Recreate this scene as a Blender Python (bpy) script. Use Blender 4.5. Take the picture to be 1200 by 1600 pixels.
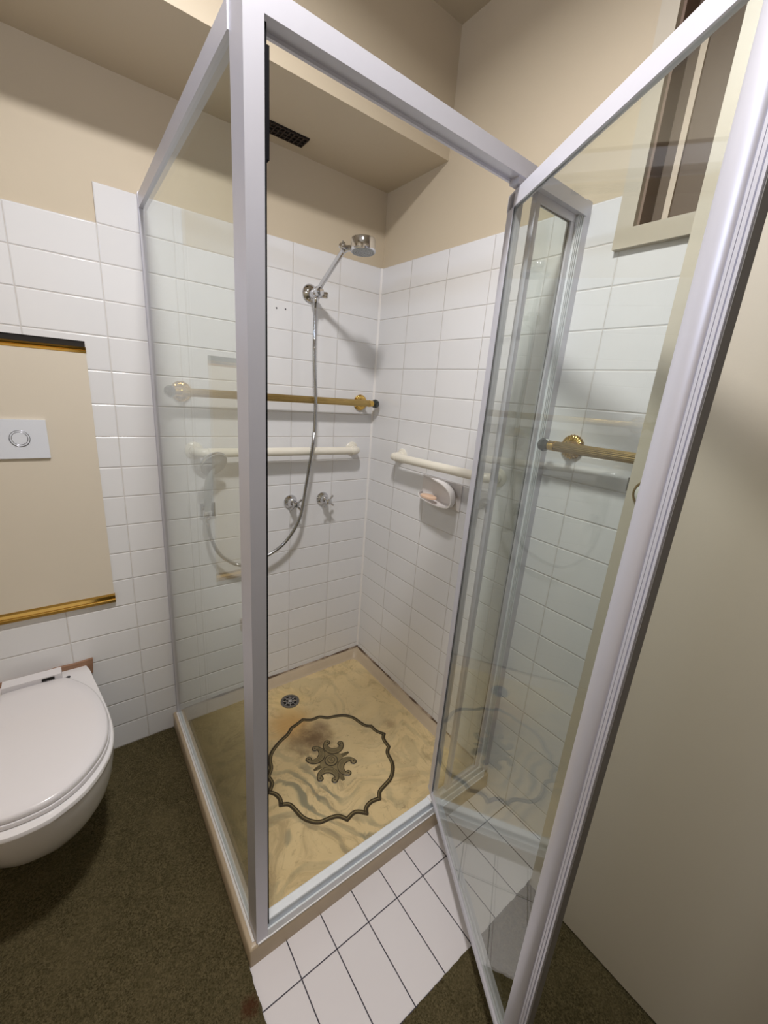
import bpy, bmesh, math, random
from mathutils import Vector, Matrix
random.seed(7)
for o in list(bpy.data.objects): bpy.data.objects.remove(o)
S = bpy.context.scene
COL = S.collection
PI = math.pi

# ------------------------------------------------------------------ camera
def rotmat(a, b, c):
    return Matrix.Rotation(a, 3, 'Z') @ Matrix.Rotation(b, 3, 'X') @ Matrix.Rotation(-c, 3, 'Y')
def R3(a, b, c):
    ca, sa, cb, sb, cc, sc = math.cos(a), math.sin(a), math.cos(b), math.sin(b), math.cos(c), math.sin(c)
    Rz = Matrix(((ca, -sa, 0), (sa, ca, 0), (0, 0, 1)))
    Rx = Matrix(((1, 0, 0), (0, cb, -sb), (0, sb, cb)))
    Ry = Matrix(((cc, -sc, 0), (sc, cc, 0), (0, 0, 1)))
    return Rz @ Rx @ Ry
cam_d = bpy.data.cameras.new('camera')
cam = bpy.data.objects.new('camera', cam_d); COL.objects.link(cam)
cam_d.sensor_fit = 'HORIZONTAL'; cam_d.sensor_width = 36
cam_d.lens = 640.987 / 1200 * 36
cam_d.clip_start = 0.01
m4 = R3(-0.66423, 1.28942, 0.07917).to_4x4()
m4.translation = Vector((-1.12667, -1.58107, 1.40670))
cam.matrix_world = m4
S.camera = cam

# ------------------------------------------------------------------ world, lights, exposure
S.view_settings.view_transform = 'Standard'
S.view_settings.look = 'None'
S.view_settings.gamma = 1
S.view_settings.use_curve_mapping = False
S.view_settings.exposure = 0.09
w = bpy.data.worlds.new('world'); S.world = w; w.use_nodes = True
bg = w.node_tree.nodes['Background']
bg.inputs[0].default_value = (1.0, 0.93, 0.84, 1); bg.inputs[1].default_value = 0.10
LPOS = (-0.90, -1.06, 2.50)
ld = bpy.data.lights.new('ceiling_lamp_light', 'AREA'); ld.shape = 'DISK'; ld.size = 0.15
ld.energy = 20; ld.color = (1.0, 0.97, 0.955)
ld.spread = math.radians(170)
lo = bpy.data.objects.new('ceiling_lamp_light', ld); COL.objects.link(lo); lo.location = LPOS
# unseen fill light added beyond the open doorway
hd = bpy.data.lights.new('hallway_fill', 'AREA'); hd.shape = 'RECTANGLE'; hd.size = 0.7; hd.size_y = 0.7
hd.energy = 1.0; hd.color = (0.93, 0.95, 1.0)
ho = bpy.data.objects.new('hallway_fill', hd); COL.objects.link(ho)
ho.location = (-0.75, -3.2, 2.35); ho.rotation_euler = (math.radians(55), 0, 0)

# cool fill light added at the unseen left wall to tint the frames
vd = bpy.data.lights.new('cool_fill_light', 'AREA'); vd.shape = 'RECTANGLE'; vd.size = 0.55; vd.size_y = 0.05
vd.energy = 5.0; vd.color = (0.66, 0.76, 1.0)
vo = bpy.data.objects.new('cool_fill_light', vd); COL.objects.link(vo)
vo.location = (-1.785, -1.15, 1.98); vo.rotation_euler = (0, math.radians(-72), 0); vo.rotation_euler = Matrix(((0, 0.309, -0.951), (1, 0, 0), (0, -0.951, -0.309))).to_euler()

# ------------------------------------------------------------------ measures
ZT = 1.9061; TW = 0.1998; XO = 0.2017; YO = 0.1940
ZC = 2.54
KX = -0.9092; KY = -0.9084
def kz(y): return 0.062 + 0.016 * (1 + max(-0.909, min(0, y)) / 0.909)

# ------------------------------------------------------------------ mesh helpers
def mark(o, label=None, cat=None, group=None, kind=None):
    if label: o['label'] = label
    if cat: o['category'] = cat
    if group: o['group'] = group
    if kind: o['kind'] = kind
    return o
def empty(name, loc=(0, 0, 0), rz=0, label=None, cat=None, group=None, kind=None):
    o = bpy.data.objects.new(name, None); COL.objects.link(o)
    o.location = loc; o.rotation_euler = (0, 0, rz); o.empty_display_size = 0.05
    return mark(o, label, cat, group, kind)
def build(name, bm, mats, parent=None, smooth=False, bevel=0, seg=2, world=False):
    if bevel:
        es = [e for e in bm.edges if len(e.link_faces) == 2 and e.calc_face_angle(0) > math.radians(35)]
        bmesh.ops.bevel(bm, geom=es, offset=bevel, segments=seg, affect='EDGES', clamp_overlap=True, profile=0.6)
    bmesh.ops.recalc_face_normals(bm, faces=bm.faces)
    me = bpy.data.meshes.new(name); bm.to_mesh(me); bm.free()
    if not isinstance(mats, (list, tuple)): mats = [mats]
    for m in mats: me.materials.append(m)
    if smooth:
        for p in me.polygons: p.use_smooth = True
        try: me.set_sharp_from_angle(angle=math.radians(40))
        except Exception: pass
    o = bpy.data.objects.new(name, me); COL.objects.link(o)
    if parent is not None:
        o.parent = parent
        if world:
            me.transform(parent.matrix_basis.inverted())
    return o
def B(): return bmesh.new()
def box(bm, x0, x1, y0, y1, z0, z1, mi=0):
    vs = [bm.verts.new(p) for p in ((x0, y0, z0), (x1, y0, z0), (x1, y1, z0), (x0, y1, z0), (x0, y0, z1), (x1, y0, z1), (x1, y1, z1), (x0, y1, z1))]
    for f in ((0, 3, 2, 1), (4, 5, 6, 7), (0, 1, 5, 4), (1, 2, 6, 5), (2, 3, 7, 6), (3, 0, 4, 7)):
        fc = bm.faces.new([vs[i] for i in f]); fc.material_index = mi
    return vs
def rings(bm, rs, closed_ends=True, mi=0, smooth=True):
    vv = [[bm.verts.new(p) for p in r] for r in rs]
    n = len(vv[0])
    for a, b in zip(vv[:-1], vv[1:]):
        for i in range(n):
            f = bm.faces.new((a[i], a[(i + 1) % n], b[(i + 1) % n], b[i])); f.material_index = mi
    if closed_ends:
        f = bm.faces.new(vv[0][::-1]); f.material_index = mi
        f = bm.faces.new(vv[-1]); f.material_index = mi
    return vv
def frame_of(t):
    t = t.normalized(); u = Vector((0, 0, 1)) if abs(t.z) < 0.9 else Vector((1, 0, 0))
    a = t.cross(u).normalized(); b = t.cross(a).normalized()
    return a, b
def tube(bm, pts, rad, n=16, mi=0, rfun=None):
    pts = [Vector(p) for p in pts]
    if not isinstance(rad, (list, tuple)): rad = [rad] * len(pts)
    rs = []; a = None
    for i, p in enumerate(pts):
        t = (pts[min(i + 1, len(pts) - 1)] - pts[max(i - 1, 0)]).normalized()
        if a is None: a, b = frame_of(t)
        else:
            a = (a - t * a.dot(t)).normalized(); b = t.cross(a)
        r = rad[i]
        ring = []
        for k in range(n):
            th = 2 * PI * k / n
            q = r * (rfun(th) if rfun else 1)
            ring.append(p + a * math.cos(th) * q + b * math.sin(th) * q)
        rs.append(ring)
    rings(bm, rs, True, mi)
def lathe(bm, prof, origin, axis, n=32, mi=0, rfun=None):
    """prof: list of (radius, distance along axis)"""
    o = Vector(origin); t = Vector(axis).normalized(); a, b = frame_of(t)
    rs = []
    for r, h in prof:
        r = max(r, 1e-5)
        rs.append([o + t * h + (a * math.cos(2 * PI * k / n) + b * math.sin(2 * PI * k / n)) * r * (rfun(2 * PI * k / n) if rfun else 1) for k in range(n)])
    rings(bm, rs, True, mi)
def extr(bm, prof, fn0, fn1, mi=0):
    """extrude a closed 2d profile between two placement functions"""
    rings(bm, [[fn0(p) for p in prof], [fn1(p) for p in prof]], True, mi)
def catmull(pts, k=8, closed=False):
    P = [Vector(p) for p in pts]; n = len(P); out = []
    rng = range(n if closed else n - 1)
    for i in rng:
        if closed: p0, p1, p2, p3 = P[(i - 1) % n], P[i], P[(i + 1) % n], P[(i + 2) % n]
        else: p0, p1, p2, p3 = P[max(i - 1, 0)], P[i], P[i + 1], P[min(i + 2, n - 1)]
        for j in range(k):
            t = j / k
            out.append(0.5 * ((2 * p1) + (-p0 + p2) * t + (2 * p0 - 5 * p1 + 4 * p2 - p3) * t * t + (-p0 + 3 * p1 - 3 * p2 + p3) * t ** 3))
    if not closed: out.append(P[-1])
    return out

# ------------------------------------------------------------------ materials
def newmat(name):
    m = bpy.data.materials.new(name); m.use_nodes = True
    nt = m.node_tree; b = nt.nodes['Principled BSDF']
    return m, nt, b
def N(nt, typ, **kw):
    n = nt.nodes.new(typ)
    for k, v in kw.items(): setattr(n, k, v)
    return n
def math_(nt, op, a, b=None, c=None, clamp=False):
    n = nt.nodes.new('ShaderNodeMath'); n.operation = op; n.use_clamp = clamp
    for i, v in enumerate((a, b, c)):
        if v is None: continue
        if isinstance(v, (int, float)): n.inputs[i].default_value = v
        else: nt.links.new(v, n.inputs[i])
    return n.outputs[0]
def mixc(nt, fac, a, b):
    n = nt.nodes.new('ShaderNodeMix'); n.data_type = 'RGBA'
    for i, v in ((0, fac), (6, a), (7, b)):
        if isinstance(v, (int, float)): n.inputs[i].default_value = v
        elif isinstance(v, tuple): n.inputs[i].default_value = (*v[:3], 1)
        else: nt.links.new(v, n.inputs[i])
    return n.outputs[2]
def smooth(nt, v, lo, hi):
    n = nt.nodes.new('ShaderNodeMapRange'); n.interpolation_type = 'SMOOTHSTEP'
    nt.links.new(v, n.inputs[0]); n.inputs[1].default_value = lo; n.inputs[2].default_value = hi
    return n.outputs[0]
def pos(nt):
    g = N(nt, 'ShaderNodeNewGeometry'); s = N(nt, 'ShaderNodeSeparateXYZ'); nt.links.new(g.outputs['Position'], s.inputs[0])
    return g.outputs['Position'], s.outputs
def noise(nt, vec, scale, detail=4, rough=0.5, dist=0, dim='3D'):
    n = N(nt, 'ShaderNodeTexNoise'); n.noise_dimensions = dim
    if vec is not None: nt.links.new(vec, n.inputs['Vector'])
    n.inputs['Scale'].default_value = scale; n.inputs['Detail'].default_value = detail
    n.inputs['Roughness'].default_value = rough; n.inputs['Distortion'].default_value = dist
    return n.outputs['Fac']
def bump(nt, b, h, strength=0.3, dist=0.002):
    n = N(nt, 'ShaderNodeBump'); n.inputs['Strength'].default_value = strength; n.inputs['Distance'].default_value = dist
    nt.links.new(h, n.inputs['Height']); nt.links.new(n.outputs[0], b.inputs['Normal'])
def simple(name, col, rough=0.5, metal=0.0, noise_amt=0.0, nscale=30, bstr=0.0, bscale=200, spec=0.5, coat=0):
    m, nt, b = newmat(name)
    b.inputs['Base Color'].default_value = (*col, 1); b.inputs['Roughness'].default_value = rough
    b.inputs['Metallic'].default_value = metal; b.inputs['Specular IOR Level'].default_value = spec
    b.inputs['Coat Weight'].default_value = coat
    p, s = pos(nt)
    if noise_amt:
        f = noise(nt, p, nscale, 5, 0.6)
        c = mixc(nt, f, tuple(x * (1 - noise_amt) for x in col), tuple(min(1, x * (1 + noise_amt)) for x in col))
        nt.links.new(c, b.inputs['Base Color'])
    if bstr: bump(nt, b, noise(nt, p, bscale, 3, 0.6), bstr, 0.001)
    return m
def tilemat(name, ax, off, tw, zoff, th, vax='z', col=(0.79, 0.79, 0.805), grout=(0.55, 0.52, 0.50), gw=0.0010, rough=0.16, edge=0.0035, bd=0.0016, bands=False):
    m, nt, b = newmat(name); p, s = pos(nt)
    A = s['XYZ'.index(ax.upper())]; V = s['XYZ'.index(vax.upper())]
    u = math_(nt, 'DIVIDE', math_(nt, 'SUBTRACT', A, off), tw)
    v = math_(nt, 'DIVIDE', math_(nt, 'SUBTRACT', V, zoff), th)
    def dist(x, size):
        f = math_(nt, 'FRACT', x)
        return math_(nt, 'MULTIPLY', math_(nt, 'MINIMUM', f, math_(nt, 'SUBTRACT', 1.0, f)), size)
    d = math_(nt, 'MINIMUM', dist(u, tw), dist(v, th))
    wob = noise(nt, p, 60, 2)
    d2 = math_(nt, 'ADD', d, math_(nt, 'MULTIPLY', math_(nt, 'SUBTRACT', wob, 0.5), 0.0005))
    g = smooth(nt, d2, gw * 0.6, gw * 1.3)
    cb = N(nt, 'ShaderNodeCombineXYZ'); nt.links.new(math_(nt, 'FLOOR', u), cb.inputs[0]); nt.links.new(math_(nt, 'FLOOR', v), cb.inputs[1])
    wn = N(nt, 'ShaderNodeTexWhiteNoise'); nt.links.new(cb.outputs[0], wn.inputs[0])
    tint = mixc(nt, wn.outputs[0], tuple(c * 0.975 for c in col), tuple(min(1, c * 1.02) for c in col))
    gn = mixc(nt, noise(nt, p, 9, 4), grout, tuple(min(1, c * 1.25) for c in grout))
    nt.links.new(mixc(nt, g, gn, tint), b.inputs['Base Color'])
    b.inputs['Roughness'].default_value = rough
    nt.links.new(math_(nt, 'ADD', math_(nt, 'MULTIPLY', g, rough - 0.8), 0.8), b.inputs['Roughness'])
    h = smooth(nt, d, gw * 0.5, edge)
    h2 = math_(nt, 'ADD', h, math_(nt, 'MULTIPLY', noise(nt, p, 14, 2), 0.35))
    bump(nt, b, h2, 0.75, bd)
    return m
M = {}
M['tile_back'] = tilemat('tile_back', 'x', -XO, TW, ZT, 0.1)
M['tile_right'] = tilemat('tile_right', 'y', -YO, TW, ZT, 0.1)
M['tile_floor'] = tilemat('tile_floor', 'x', -0.8127, 0.101, -0.9990, 0.2, vax='y', col=(0.74, 0.70, 0.71), grout=(0.035, 0.03, 0.045), gw=0.0015, rough=0.3, edge=0.003, bd=0.0008)
M['paint'] = simple('wall_paint', (0.60, 0.515, 0.385), 0.55, 0, 0.03, 4, 0.12, 160)
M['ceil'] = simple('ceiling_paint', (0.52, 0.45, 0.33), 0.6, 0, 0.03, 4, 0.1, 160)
M['door'] = simple('door_paint', (0.56, 0.51, 0.42), 0.42, 0, 0.02, 6, 0.10, 220)
M['panel'] = simple('panel_board', (0.70, 0.63, 0.52), 0.6, 0, 0.02, 6, 0.10, 260)
M['frame'] = simple('frame_satin_aluminium', (0.66, 0.66, 0.73), 0.42, 0.4, 0.02, 40)
M['track'] = simple('track_aluminium', (0.82, 0.85, 0.88), 0.32, 0.15, 0.05, 60)
M['black'] = simple('black_rubber', (0.006, 0.006, 0.008), 0.9, spec=0.1)
M['darkgrey'] = simple('dark_grey_seal', (0.10, 0.10, 0.10), 0.5)
M['chrome'] = simple('chrome', (0.64, 0.64, 0.66), 0.06, 1.0)
M['chrome_hose'] = simple('chrome_hose', (0.46, 0.46, 0.47), 0.18, 1.0)
M['brass'] = simple('brass', (0.46, 0.33, 0.13), 0.30, 1.0, 0.12, 50)
M['brass_pol'] = simple('brass_polished', (0.72, 0.47, 0.13), 0.12, 1.0, 0.10, 25)
M['ivory'] = simple('ivory_enamel', (0.80, 0.76, 0.66), 0.28, 0, 0.02, 20)
M['ceramic'] = simple('white_ceramic', (0.80, 0.78, 0.79), 0.12, 0, 0.0)
M['ceramic_s'] = simple('soap_ceramic', (0.78, 0.745, 0.73), 0.22, 0, 0.02, 30)
M['seat'] = simple('toilet_seat_plastic', (0.78, 0.755, 0.78), 0.22, 0, 0.0)
M['soap'] = simple('soap', (0.74, 0.52, 0.38), 0.5, 0, 0.12, 60)
M['flush'] = simple('flush_plastic', (0.74, 0.77, 0.84), 0.3)
M['ring'] = simple('ring_grey', (0.16, 0.16, 0.18), 0.3, 0.6)
M['silicone'] = simple('white_silicone', (0.84, 0.82, 0.81), 0.4)
M['sash'] = simple('sash_paint', (0.64, 0.54, 0.43), 0.5)
M['reveal'] = simple('reveal_timber', (0.22, 0.15, 0.11), 0.5, 0, 0.1, 30)
M['pane_brown'] = simple('window_glass_backed', (0.155, 0.115, 0.085), 0.42, 0, 0.04, 8, spec=0.25)
M['dark'] = simple('dark_void', (0.012, 0.010, 0.009), 0.8)
M['facet'] = simple('smoked_crystal', (0.03, 0.035, 0.032), 0.06, 0, 0.0, spec=0.8)
M['knob_glass'] = simple('pale_porcelain', (0.74, 0.74, 0.70), 0.15)
M['steelgrey'] = simple('drain_steel', (0.20, 0.19, 0.18), 0.35, 0.8, 0.2, 80)
M['vent'] = simple('vent_brown', (0.030, 0.018, 0.012), 0.6, 0, 0.2, 60)

def glassmat():
    m = bpy.data.materials.new('clear_glass'); m.use_nodes = True; nt = m.node_tree
    for n in list(nt.nodes): nt.nodes.remove(n)
    out = N(nt, 'ShaderNodeOutputMaterial'); mix = N(nt, 'ShaderNodeMixShader')
    tr = N(nt, 'ShaderNodeBsdfTransparent'); gl = N(nt, 'ShaderNodeBsdfGlossy')
    tr.inputs[0].default_value = (0.925, 0.945, 0.925, 1)
    gl.inputs['Color'].default_value = (0.97, 0.98, 0.97, 1); gl.inputs['Roughness'].default_value = 0.0
    fr = N(nt, 'ShaderNodeFresnel'); g = N(nt, 'ShaderNodeNewGeometry')
    # the same index of refraction from both sides of each face
    ior = math_(nt, 'ADD', 1.5, math_(nt, 'MULTIPLY', g.outputs['Backfacing'], 1 / 1.5 - 1.5))
    nt.links.new(ior, fr.inputs['IOR'])
    nt.links.new(fr.outputs[0], mix.inputs[0]); nt.links.new(tr.outputs[0], mix.inputs[1]); nt.links.new(gl.outputs[0], mix.inputs[2])
    nt.links.new(mix.outputs[0], out.inputs[0])
    return m
M['glass'] = glassmat()

def carpetmat():
    m, nt, b = newmat('olive_carpet'); p, s = pos(nt)
    n1 = noise(nt, p, 260, 4, 0.75); n2 = noise(nt, p, 45, 4, 0.6, 1.0); n3 = noise(nt, p, 6, 3)
    c = mixc(nt, smooth(nt, n1, 0.32, 0.68), (0.036, 0.029, 0.012), (0.165, 0.134, 0.070))
    c = mixc(nt, math_(nt, 'MULTIPLY', smooth(nt, n2, 0.42, 0.65), 0.45), c, (0.06, 0.05, 0.022))
    c = mixc(nt, math_(nt, 'MULTIPLY', smooth(nt, n3, 0.45, 0.7), 0.3), c, (0.15, 0.12, 0.062))
    # a reddish brown stain near the shower corner
    sx = math_(nt, 'SUBTRACT', s[0], -0.935); sy = math_(nt, 'SUBTRACT', s[1], -0.975)
    d = math_(nt, 'SQRT', math_(nt, 'ADD', math_(nt, 'MULTIPLY', sx, sx), math_(nt, 'MULTIPLY', sy, sy)))
    d = math_(nt, 'ADD', d, math_(nt, 'MULTIPLY', math_(nt, 'SUBTRACT', n2, 0.5), 0.04))
    st = math_(nt, 'SUBTRACT', 1.0, smooth(nt, d, 0.004, 0.028))
    c = mixc(nt, math_(nt, 'MULTIPLY', st, 0.7), c, (0.07, 0.018, 0.008))
    nt.links.new(c, b.inputs['Base Color']); b.inputs['Roughness'].default_value = 1.0
    b.inputs['Specular IOR Level'].default_value = 0.1
    h = math_(nt, 'ADD', math_(nt, 'MULTIPLY', n1, 0.6), n2)
    bump(nt, b, h, 0.9, 0.006)
    return m
M['carpet'] = carpetmat()

def traymat():
    m, nt, b = newmat('cultured_marble'); p, s = pos(nt)
    base = mixc(nt, noise(nt, p, 7, 5, 0.6, 0.6), (0.58, 0.43, 0.205), (0.76, 0.60, 0.335))
    # swirling green grey veins, stronger near the front left of the tray
    dn = N(nt, 'ShaderNodeTexNoise'); nt.links.new(p, dn.inputs['Vector']); dn.inputs['Scale'].default_value = 2.6; dn.inputs['Detail'].default_value = 2
    va = N(nt, 'ShaderNodeVectorMath'); va.operation = 'MULTIPLY_ADD'
    nt.links.new(dn.outputs['Color'], va.inputs[0]); va.inputs[1].default_value = (0.75, 0.75, 0.3); nt.links.new(p, va.inputs[2])
    wv = N(nt, 'ShaderNodeTexWave'); nt.links.new(va.outputs[0], wv.inputs['Vector'])
    wv.wave_type = 'BANDS'; wv.bands_direction = 'DIAGONAL'
    wv.inputs['Scale'].default_value = 5.0; wv.inputs['Distortion'].default_value = 6.5; wv.inputs['Detail'].default_value = 3.0
    wv.inputs['Detail Scale'].default_value = 1.4; wv.inputs['Detail Roughness'].default_value = 0.6
    vein = math_(nt, 'MULTIPLY', smooth(nt, wv.outputs['Fac'], 0.35, 0.95), smooth(nt, noise(nt, va.outputs[0], 5, 5, 0.6), 0.30, 0.62))
    gx = math_(nt, 'ADD', s[0], 0.62); gy = math_(nt, 'ADD', s[1], 0.72)
    gd = math_(nt, 'SQRT', math_(nt, 'ADD', math_(nt, 'MULTIPLY', gx, gx), math_(nt, 'MULTIPLY', gy, gy)))
    near = math_(nt, 'SUBTRACT', 1.0, smooth(nt, gd, 0.12, 0.38))
    amt = math_(nt, 'MULTIPLY', vein, math_(nt, 'ADD', 0.24, math_(nt, 'MULTIPLY', near, 0.72)))
    c = mixc(nt, amt, base, (0.235, 0.215, 0.135))
    rd = math_(nt, 'ABSOLUTE', math_(nt, 'SUBTRACT', noise(nt, va.outputs[0], 7, 4, 0.6, 1.5), 0.5))
    line = math_(nt, 'SUBTRACT', 1.0, smooth(nt, rd, 0.0, 0.018))
    lm = smooth(nt, noise(nt, p, 5, 2), 0.45, 0.62)
    c = mixc(nt, math_(nt, 'MULTIPLY', math_(nt, 'MULTIPLY', line, lm), 0.5), c, (0.30, 0.22, 0.12))
    n2 = noise(nt, va.outputs[0], 11, 6, 0.65, 1.2)
    c = mixc(nt, math_(nt, 'MULTIPLY', smooth(nt, n2, 0.50, 0.68), 0.6), c, (0.36, 0.26, 0.13))
    c = mixc(nt, math_(nt, 'MULTIPLY', smooth(nt, noise(nt, p, 26, 6, 0.7, 2.0), 0.56, 0.74), 0.6), c, (0.27, 0.175, 0.085))
    def blot(c, x, y, r0, r1, col, a, sc=14, wobble=0.10):
        dx = math_(nt, 'SUBTRACT', s[0], x); dy = math_(nt, 'SUBTRACT', s[1], y)
        d = math_(nt, 'SQRT', math_(nt, 'ADD', math_(nt, 'MULTIPLY', dx, dx), math_(nt, 'MULTIPLY', dy, dy)))
        d = math_(nt, 'ADD', d, math_(nt, 'MULTIPLY', math_(nt, 'SUBTRACT', noise(nt, p, sc, 5, 0.7), 0.5), wobble))
        f = math_(nt, 'SUBTRACT', 1.0, smooth(nt, d, r0, r1))
        return mixc(nt, math_(nt, 'MULTIPLY', f, a), c, col)
    c = blot(c, -0.52, -0.28, 0.02, 0.13, (0.60, 0.33, 0.09), 0.75)
    c = blot(c, -0.47, -0.15, 0.04, 0.11, (0.72, 0.52, 0.22), 0.5)
    c = blot(c, -0.46, -0.40, 0.00, 0.11, (0.15, 0.080, 0.028), 0.9, 22, 0.13)
    c = blot(c, -0.53, -0.38, 0.00, 0.09, (0.18, 0.11, 0.045), 0.6, 22, 0.10)
    c = blot(c, -0.41, -0.36, 0.00, 0.05, (0.17, 0.09, 0.045), 0.55, 30, 0.06)
    c = blot(c, -0.16, -0.50, 0.00, 0.04, (0.24, 0.15, 0.08), 0.55, 30, 0.06)
    c = blot(c, -0.25, -0.74, 0.00, 0.05, (0.34, 0.24, 0.13), 0.4, 30, 0.06)
    nt.links.new(c, b.inputs['Base Color']); b.inputs['Roughness'].default_value = 0.32
    bump(nt, b, noise(nt, p, 60, 2), 0.06, 0.001)
    return m
M['tray'] = traymat()
M['tray_side'] = simple('tray_kerb', (0.49, 0.39, 0.27), 0.35, 0, 0.12, 16)
M['ornament'] = simple('ornament_brown', (0.045, 0.030, 0.010), 0.4, 0, 0.35, 50)
M['ornament_mid'] = simple('ornament_olive', (0.235, 0.180, 0.080), 0.4, 0, 0.25, 50)

def dirtmat():
    m, nt, b = newmat('dirty_sealant'); p, s = pos(nt)
    n = noise(nt, p, 30, 6, 0.7)
    c = mixc(nt, smooth(nt, noise(nt, p, 9, 5, 0.65), 0.42, 0.62), (0.10, 0.060, 0.035), (0.42, 0.33, 0.24))
    nt.links.new(c, b.inputs['Base Color']); b.inputs['Roughness'].default_value = 0.8
    bump(nt, b, n, 0.8, 0.003)
    return m
M['dirt'] = dirtmat()
def woodmat():
    m, nt, b = newmat('raw_brown_board'); p, s = pos(nt)
    n = noise(nt, p, 24, 6, 0.7)
    c = mixc(nt, n, (0.20, 0.10, 0.055), (0.42, 0.25, 0.16))
    nt.links.new(c, b.inputs['Base Color']); b.inputs['Roughness'].default_value = 0.8
    bump(nt, b, n, 0.5, 0.003)
    return m
M['wood'] = woodmat()

# ================================================================== THE SETTING
def slab(name, parts, mats, kind='structure', bevel=0):
    bm = B()
    for p in parts: box(bm, *p)
    return mark(build(name, bm, mats, bevel=bevel), kind=kind)
WX = -1.85; WY = -2.06
# floor: tiled strip along the shower, screed elsewhere (under the carpet)
bm = B()
box(bm, WX - 0.1, 0.1, WY - 1.4, 0.1, -0.08, -0.004, 1)
box(bm, -0.93, 0.0, -1.215, -0.90, -0.004, 0.0, 0)
mark(build('floor', bm, [M['tile_floor'], M['carpet']]), kind='structure')
# back wall : plaster with a tile skin, stepped at the top; an opening holds the access panel
PX1 = -1.061; PX0 = -1.62; PZ0 = 0.628; PZ1 = 1.486
XS = -(XO + 4 * TW)
bm = B()
box(bm, WX - 0.1, 0.1, 0.006, 0.10, -0.05, ZC + 0.05, 0)
box(bm, XS, 0.0, 0.0, 0.0062, 0.0, ZT, 1)
box(bm, PX1, XS, 0.0, 0.0062, 0.0, ZT - 0.1, 1)
box(bm, WX, PX0, 0.0, 0.0062, 0.0, ZT - 0.1, 1)
box(bm, PX0, PX1, 0.0, 0.0062, 0.0, PZ0, 1)
box(bm, PX0, PX1, 0.0, 0.0062, PZ1, ZT - 0.1, 1)
mark(build('wall_back', bm, [M['paint'], M['tile_back']]), kind='structure')
# right wall with window hole
WY0 = -1.62; WY1 = -1.02; WZ0 = 1.826; WZ1 = 2.42
bm = B()
for (a, b_, c, d) in ((WY - 0.1, WY0, -0.05, ZC + .05), (WY1, 0.1, -0.05, ZC + .05), (WY0, WY1, -0.05, WZ0), (WY0, WY1, WZ1, ZC + .05)):
    box(bm, 0.006, 0.13, a, b_, c, d, 0)
box(bm, 0.0, 0.0062, -0.982, 0.0, 0.0, ZT, 1)
box(bm, 0.0, 0.0062, WY, -0.982, 0.0, 1.786, 1)
mark(build('wall_right', bm, [M['paint'], M['tile_right']]), kind='structure')
slab('wall_left', [(WX - 0.1, WX, WY - 0.1, 0.1, -0.05, ZC + .05)], M['paint'])
slab('wall_front', [(WX - 0.1, -1.02, WY - 0.1, WY, -0.05, ZC + .05), (-0.118, 0.13, WY - 0.1, WY, -0.05, ZC + .05), (-1.02, -0.118, WY - 0.1, WY, 2.12, ZC + .05)], M['paint'])
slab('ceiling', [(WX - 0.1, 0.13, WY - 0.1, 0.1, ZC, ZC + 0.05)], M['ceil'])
slab('wall_bulkhead', [(WX, 0.006, -0.337, 0.006, 2.18, ZC)], M['paint'])
# white bead in the tiled corner
bm = B()
prof = [(0, 0), (-0.007, 0), (-0.0055, -0.003), (-0.003, -0.0055), (0, -0.007)]
extr(bm, prof, lambda p: Vector((p[0], p[1], 0.09)), lambda p: Vector((p[0], p[1], ZT)))
mark(build('trim_1', bm, M['silicone']), kind='structure')
# window trim (architrave)
bm = B()
box(bm, -0.016, 0.004, -0.982 - 0.0, -1.022, 1.784, WZ1 + 0.04)
box(bm, -0.016, 0.004, -1.022, WY0 - 0.04, 1.784, 1.826)
box(bm, -0.016, 0.004, -1.022, WY0 - 0.04, WZ1, WZ1 + 0.04)
box(bm, -0.016, 0.004, WY0, WY0 - 0.04, 1.826, WZ1)
mark(build('trim_2', bm, M['door'], bevel=0.002), kind='structure')
# window: reveal frame, two sashes, panes
win = empty('window_1', (0.05, -1.32, WZ0), kind='structure')
bm = B()
box(bm, 0.0, 0.12, WY1 - 0.008, WY1, WZ0, WZ1); box(bm, 0.0, 0.12, WY0, WY0 + 0.008, WZ0, WZ1)
box(bm, 0.0, 0.12, WY0, WY1, WZ0, WZ0 + 0.006); box(bm, 0.0, 0.12, WY0, WY1, WZ1 - 0.006, WZ1)
build('window_reveal', bm, M['reveal'], win, world=True)
def sash(y0, y1, x0, x1, wl, wr):
    bm = B()
    box(bm, x0, x1, y1 - wl, y1, WZ0 + 0.004, WZ1 - 0.006); box(bm, x0, x1, y0, y0 + wr, WZ0 + 0.004, WZ1 - 0.006)
    box(bm, x0, x1, y0 + wr, y1 - wl, WZ0 + 0.004, WZ0 + 0.012); box(bm, x0, x1, y0 + wr, y1 - wl, WZ1 - 0.02, WZ1 - 0.006)
    o = build('window_sash', bm, M['sash'], win, bevel=0.001, world=True)
    bm = B(); xm = (x0 + x1) / 2
    box(bm, xm - 0.002, xm + 0.002, y0 + wr, y1 - wl, WZ0 + 0.01, WZ1 - 0.018)
    p = build('window_pane', bm, M['pane_brown'], win, world=True)
sash(-1.34, -1.014, 0.050, 0.066, 0.008, 0.03)
sash(WY0 + 0.008, -1.064, 0.024, 0.042, 0.013, 0.03)
# doorway casing behind the camera
bm = B()
box(bm, -1.06, -1.02, WY, WY + 0.02, 0, 2.16); box(bm, -0.118, -0.09, WY, WY + 0.02, 0, 2.16); box(bm, -1.02, -0.118, WY, WY + 0.02, 2.12, 2.16)
mark(build('trim_3', bm, M['door'], bevel=0.002), kind='structure')

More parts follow.
